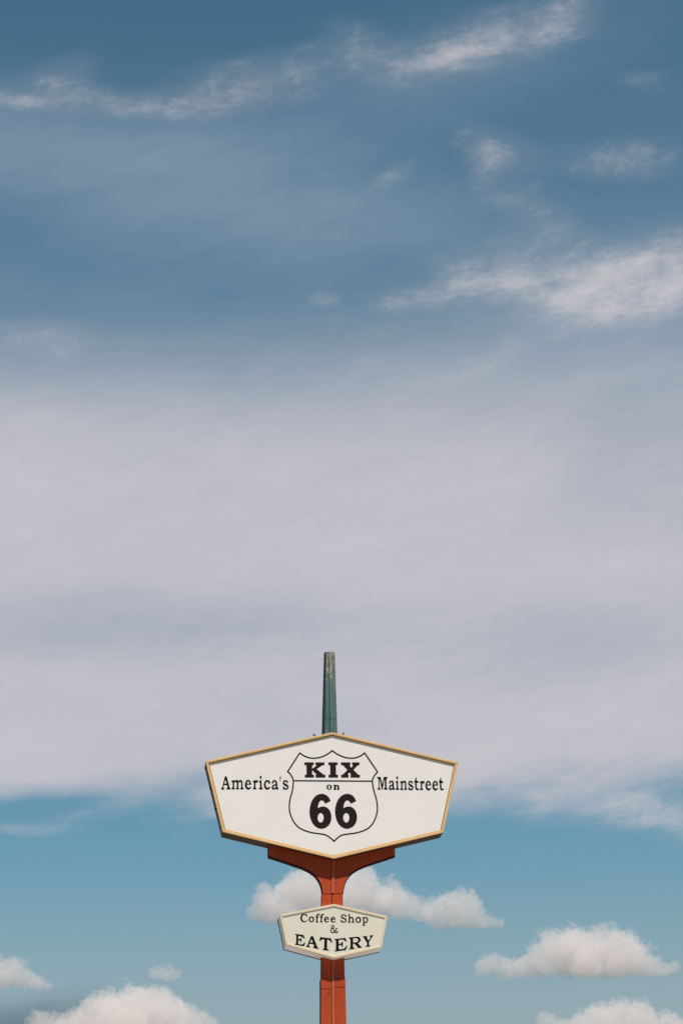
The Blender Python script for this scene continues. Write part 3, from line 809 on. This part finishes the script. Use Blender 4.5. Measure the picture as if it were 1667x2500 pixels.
def cloud(label, base_y, puffs, dens=1.0, seed=0):
    """puffs: (x, y, r) in photo pixels at the cloud's distance -> spheres of a real size, spread in depth too"""
    rnd = random.Random(seed)
    cx = sum(p[0] for p in puffs) / len(puffs)
    a, e_ = azel(cx, base_y)
    dist = (CLOUD_ALT - 1.6) / math.tan(R(e_))
    dirh = Vector((math.sin(R(a)), math.cos(R(a)), 0))
    base = CAM_P + dirh * dist; base.z = CLOUD_ALT
    rt = Vector((dirh.y, -dirh.x, 0))
    mpp = dist / math.cos(R(e_)) / FPX
    sph = []
    for x, y, r in puffs:
        rr = ray(x, y)
        t = (base - CAM_P).dot(dirh) / rr.dot(dirh)
        p = CAM_P + rr * t + dirh * (rnd.uniform(-.5, .5) * r * mpp)
        sph.append((p - base, r * mpp))
    # rotate into a local frame: x right, y away, z up
    loc = [(Vector((p.dot(rt), p.dot(dirh), p.z)), r) for p, r in sph]
    zb = min(p.z - r * 0.5 for p, r in loc)
    bm = bmesh.new()
    for p, r in loc:
        bmesh.ops.create_icosphere(bm, subdivisions=3, radius=r * 1.45, matrix=Matrix.Translation(p))
    me = bpy.data.meshes.new('cloud'); bm.to_mesh(me); bm.free()
    o = bpy.data.objects.new('cloud', me); COL.objects.link(o)
    md = o.modifiers.new('r', 'REMESH'); md.mode = 'VOXEL'; md.voxel_size = mpp * 3.0
    dg = bpy.context.evaluated_depsgraph_get()
    me2 = bpy.data.meshes.new_from_object(o.evaluated_get(dg))
    o.modifiers.clear(); o.data = me2; bpy.data.meshes.remove(me)
    me2.name = 'cloud'
    o.matrix_world = Matrix.Translation(base) @ Matrix.Rotation(math.atan2(-dirh.x, dirh.y), 4, 'Z')
    m = bpy.data.materials.new('cloud_vapour'); m.use_nodes = True
    T = NT(m.node_tree)
    c = T.n('ShaderNodeTexCoord').outputs['Object']
    U = 1.0 / mpp                       # metres -> photo pixels
    cp = T.vm('SCALE', c, scale=U)
    wv = T.noise(T.vm('ADD', cp, (seed * 31.0, 0, 0)), 0.022, 2, 0.5, out='Color')
    cpw = T.vm('ADD', cp, T.vm('SCALE', T.vm('SUBTRACT', wv, (.5, .5, .5)), scale=26.0))
    fld = None
    for p, r in loc:
        d = T.vm('DISTANCE', cpw, tuple(v * U for v in p))
        f = T.m('SUBTRACT', 1.0, T.m('DIVIDE', d, r * U))
        f = T.m('MULTIPLY', f, min(1.0, r * U / 36.0))
        fld = f if fld is None else T.m('SMOOTH_MAX', fld, f, 0.12)
    ns = T.noise(T.vm('ADD', cp, (0, seed * 17.0, 0)), 0.026, 8, 0.64)
    k = T.m('ADD', fld, T.m('MULTIPLY', T.m('SUBTRACT', ns, 0.485), 1.75))
    n2 = T.noise(T.vm('ADD', cp, (9.0, seed * 5.0, 3.0)), 0.085, 4, 0.6)
    k = T.m('ADD', k, T.m('MULTIPLY', T.m('SUBTRACT', n2, 0.5), 1.15))
    x, y, z = T.sep(cp)
    k = T.m('SUBTRACT', k, T.m('MULTIPLY', T.ss(z, zb * U + 12, zb * U - 10), 0.8))
    den = T.m('MULTIPLY', T.ss(k, 0.0, 0.12), dens * 0.016 * U)
    vol = T.n('ShaderNodeVolumePrincipled')
    vol.inputs['Color'].default_value = CLOUD_COL
    vol.inputs['Anisotropy'].default_value = -0.08
    T.put(vol.inputs['Density'], den)
    T.put(T.n('ShaderNodeOutputMaterial').inputs['Volume'], vol.outputs[0])
    me2.materials.clear(); me2.materials.append(m)
    m.cycles.volume_step_rate = 1.0
    o['label'] = label; o['category'] = 'cloud'; o['group'] = CG
    return o


CLOUD_COL = (1.0, 0.950, 0.935, 1)
Z7 = 1.88


def q7(x, y, r): return (x / Z7, 1900 + y / Z7, r / Z7)
def q8(x, y, r): return (834 + x / 1.882, 1900 + y / 1.882, r / 1.882)


cloud('puffy white cloud behind the pole, left of and above the small sign', 2262,
      [q7(1215, 600, 75), q7(1290, 575, 95), q7(1370, 540, 110), q7(1440, 520, 115), q7(1520, 540, 120), q7(1590, 540, 115), q8(80, 510, 105), q8(150, 560, 75), q7(1222, 535, 45), q7(1330, 630, 70), q7(1460, 630, 80)], 1.0, 1)
cloud('thin ragged cloud between the small sign and the pointed cloud at its right', 2262,
      [q8(185, 575, 70), q8(235, 535, 72), q8(265, 590, 76), q8(320, 600, 72), q8(370, 625, 62), q8(228, 500, 45)], 0.8, 2)
cloud('pointed cloud right of the small sign, tapering to the right', 2272,
      [q8(440, 620, 75), q8(500, 605, 85), q8(560, 600, 90), q8(610, 640, 72), q8(660, 660, 55), q8(715, 675, 38), q8(560, 650, 70), q8(480, 665, 55), q8(565, 555, 50)], 0.9, 3)
cloud('widest white cloud at the right, long and flat-bottomed with a low tail on its left', 2388,
      [q8(665, 870, 55), q8(700, 850, 50), q8(760, 875, 55), q8(840, 870, 65), q8(920, 840, 85), q8(1000, 800, 105), q8(1090, 790, 115), q8(1180, 800, 115), q8(1260, 800, 110), q8(1340, 840, 90), q8(1410, 870, 72), q8(1470, 888, 50), q8(1505, 880, 38), q8(1120, 860, 85), q8(1260, 865, 80)], 1.0, 4)
cloud('small pale cloud cut off by the left edge', 2420,
      [q7(-60, 900, 90), q7(20, 905, 80), q7(65, 870, 58), q7(110, 920, 62), q7(165, 940, 50), q7(215, 955, 32)], 0.9, 5)
cloud('tiny lone puff of cloud low in the left half', 2398,
      [q7(738, 898, 44), q7(765, 903, 48), q7(792, 912, 38)], 1.0, 6)
cloud('broad domed cloud rising from the bottom edge at the left', 2620,
      [q7(190, 1150, 70), q7(270, 1160, 75), q7(360, 1140, 85), q7(450, 1110, 100), q7(530, 1080, 110), q7(620, 1070, 115), q7(720, 1075, 110), q7(790, 1110, 100), q7(870, 1140, 90), q7(950, 1190, 80), q7(600, 1190, 140), q7(420, 1220, 120), q7(760, 1230, 130)], 1.0, 7)
cloud('domed cloud rising from the bottom edge at the right', 2620,
      [q8(940, 1130, 50), q8(1020, 1160, 60), q8(1100, 1160, 75), q8(1180, 1130, 95), q8(1260, 1120, 100), q8(1350, 1120, 90), q8(1430, 1150, 80), q8(1510, 1130, 62), q8(1590, 1160, 75), q8(1260, 1220, 120)], 1.0, 8)
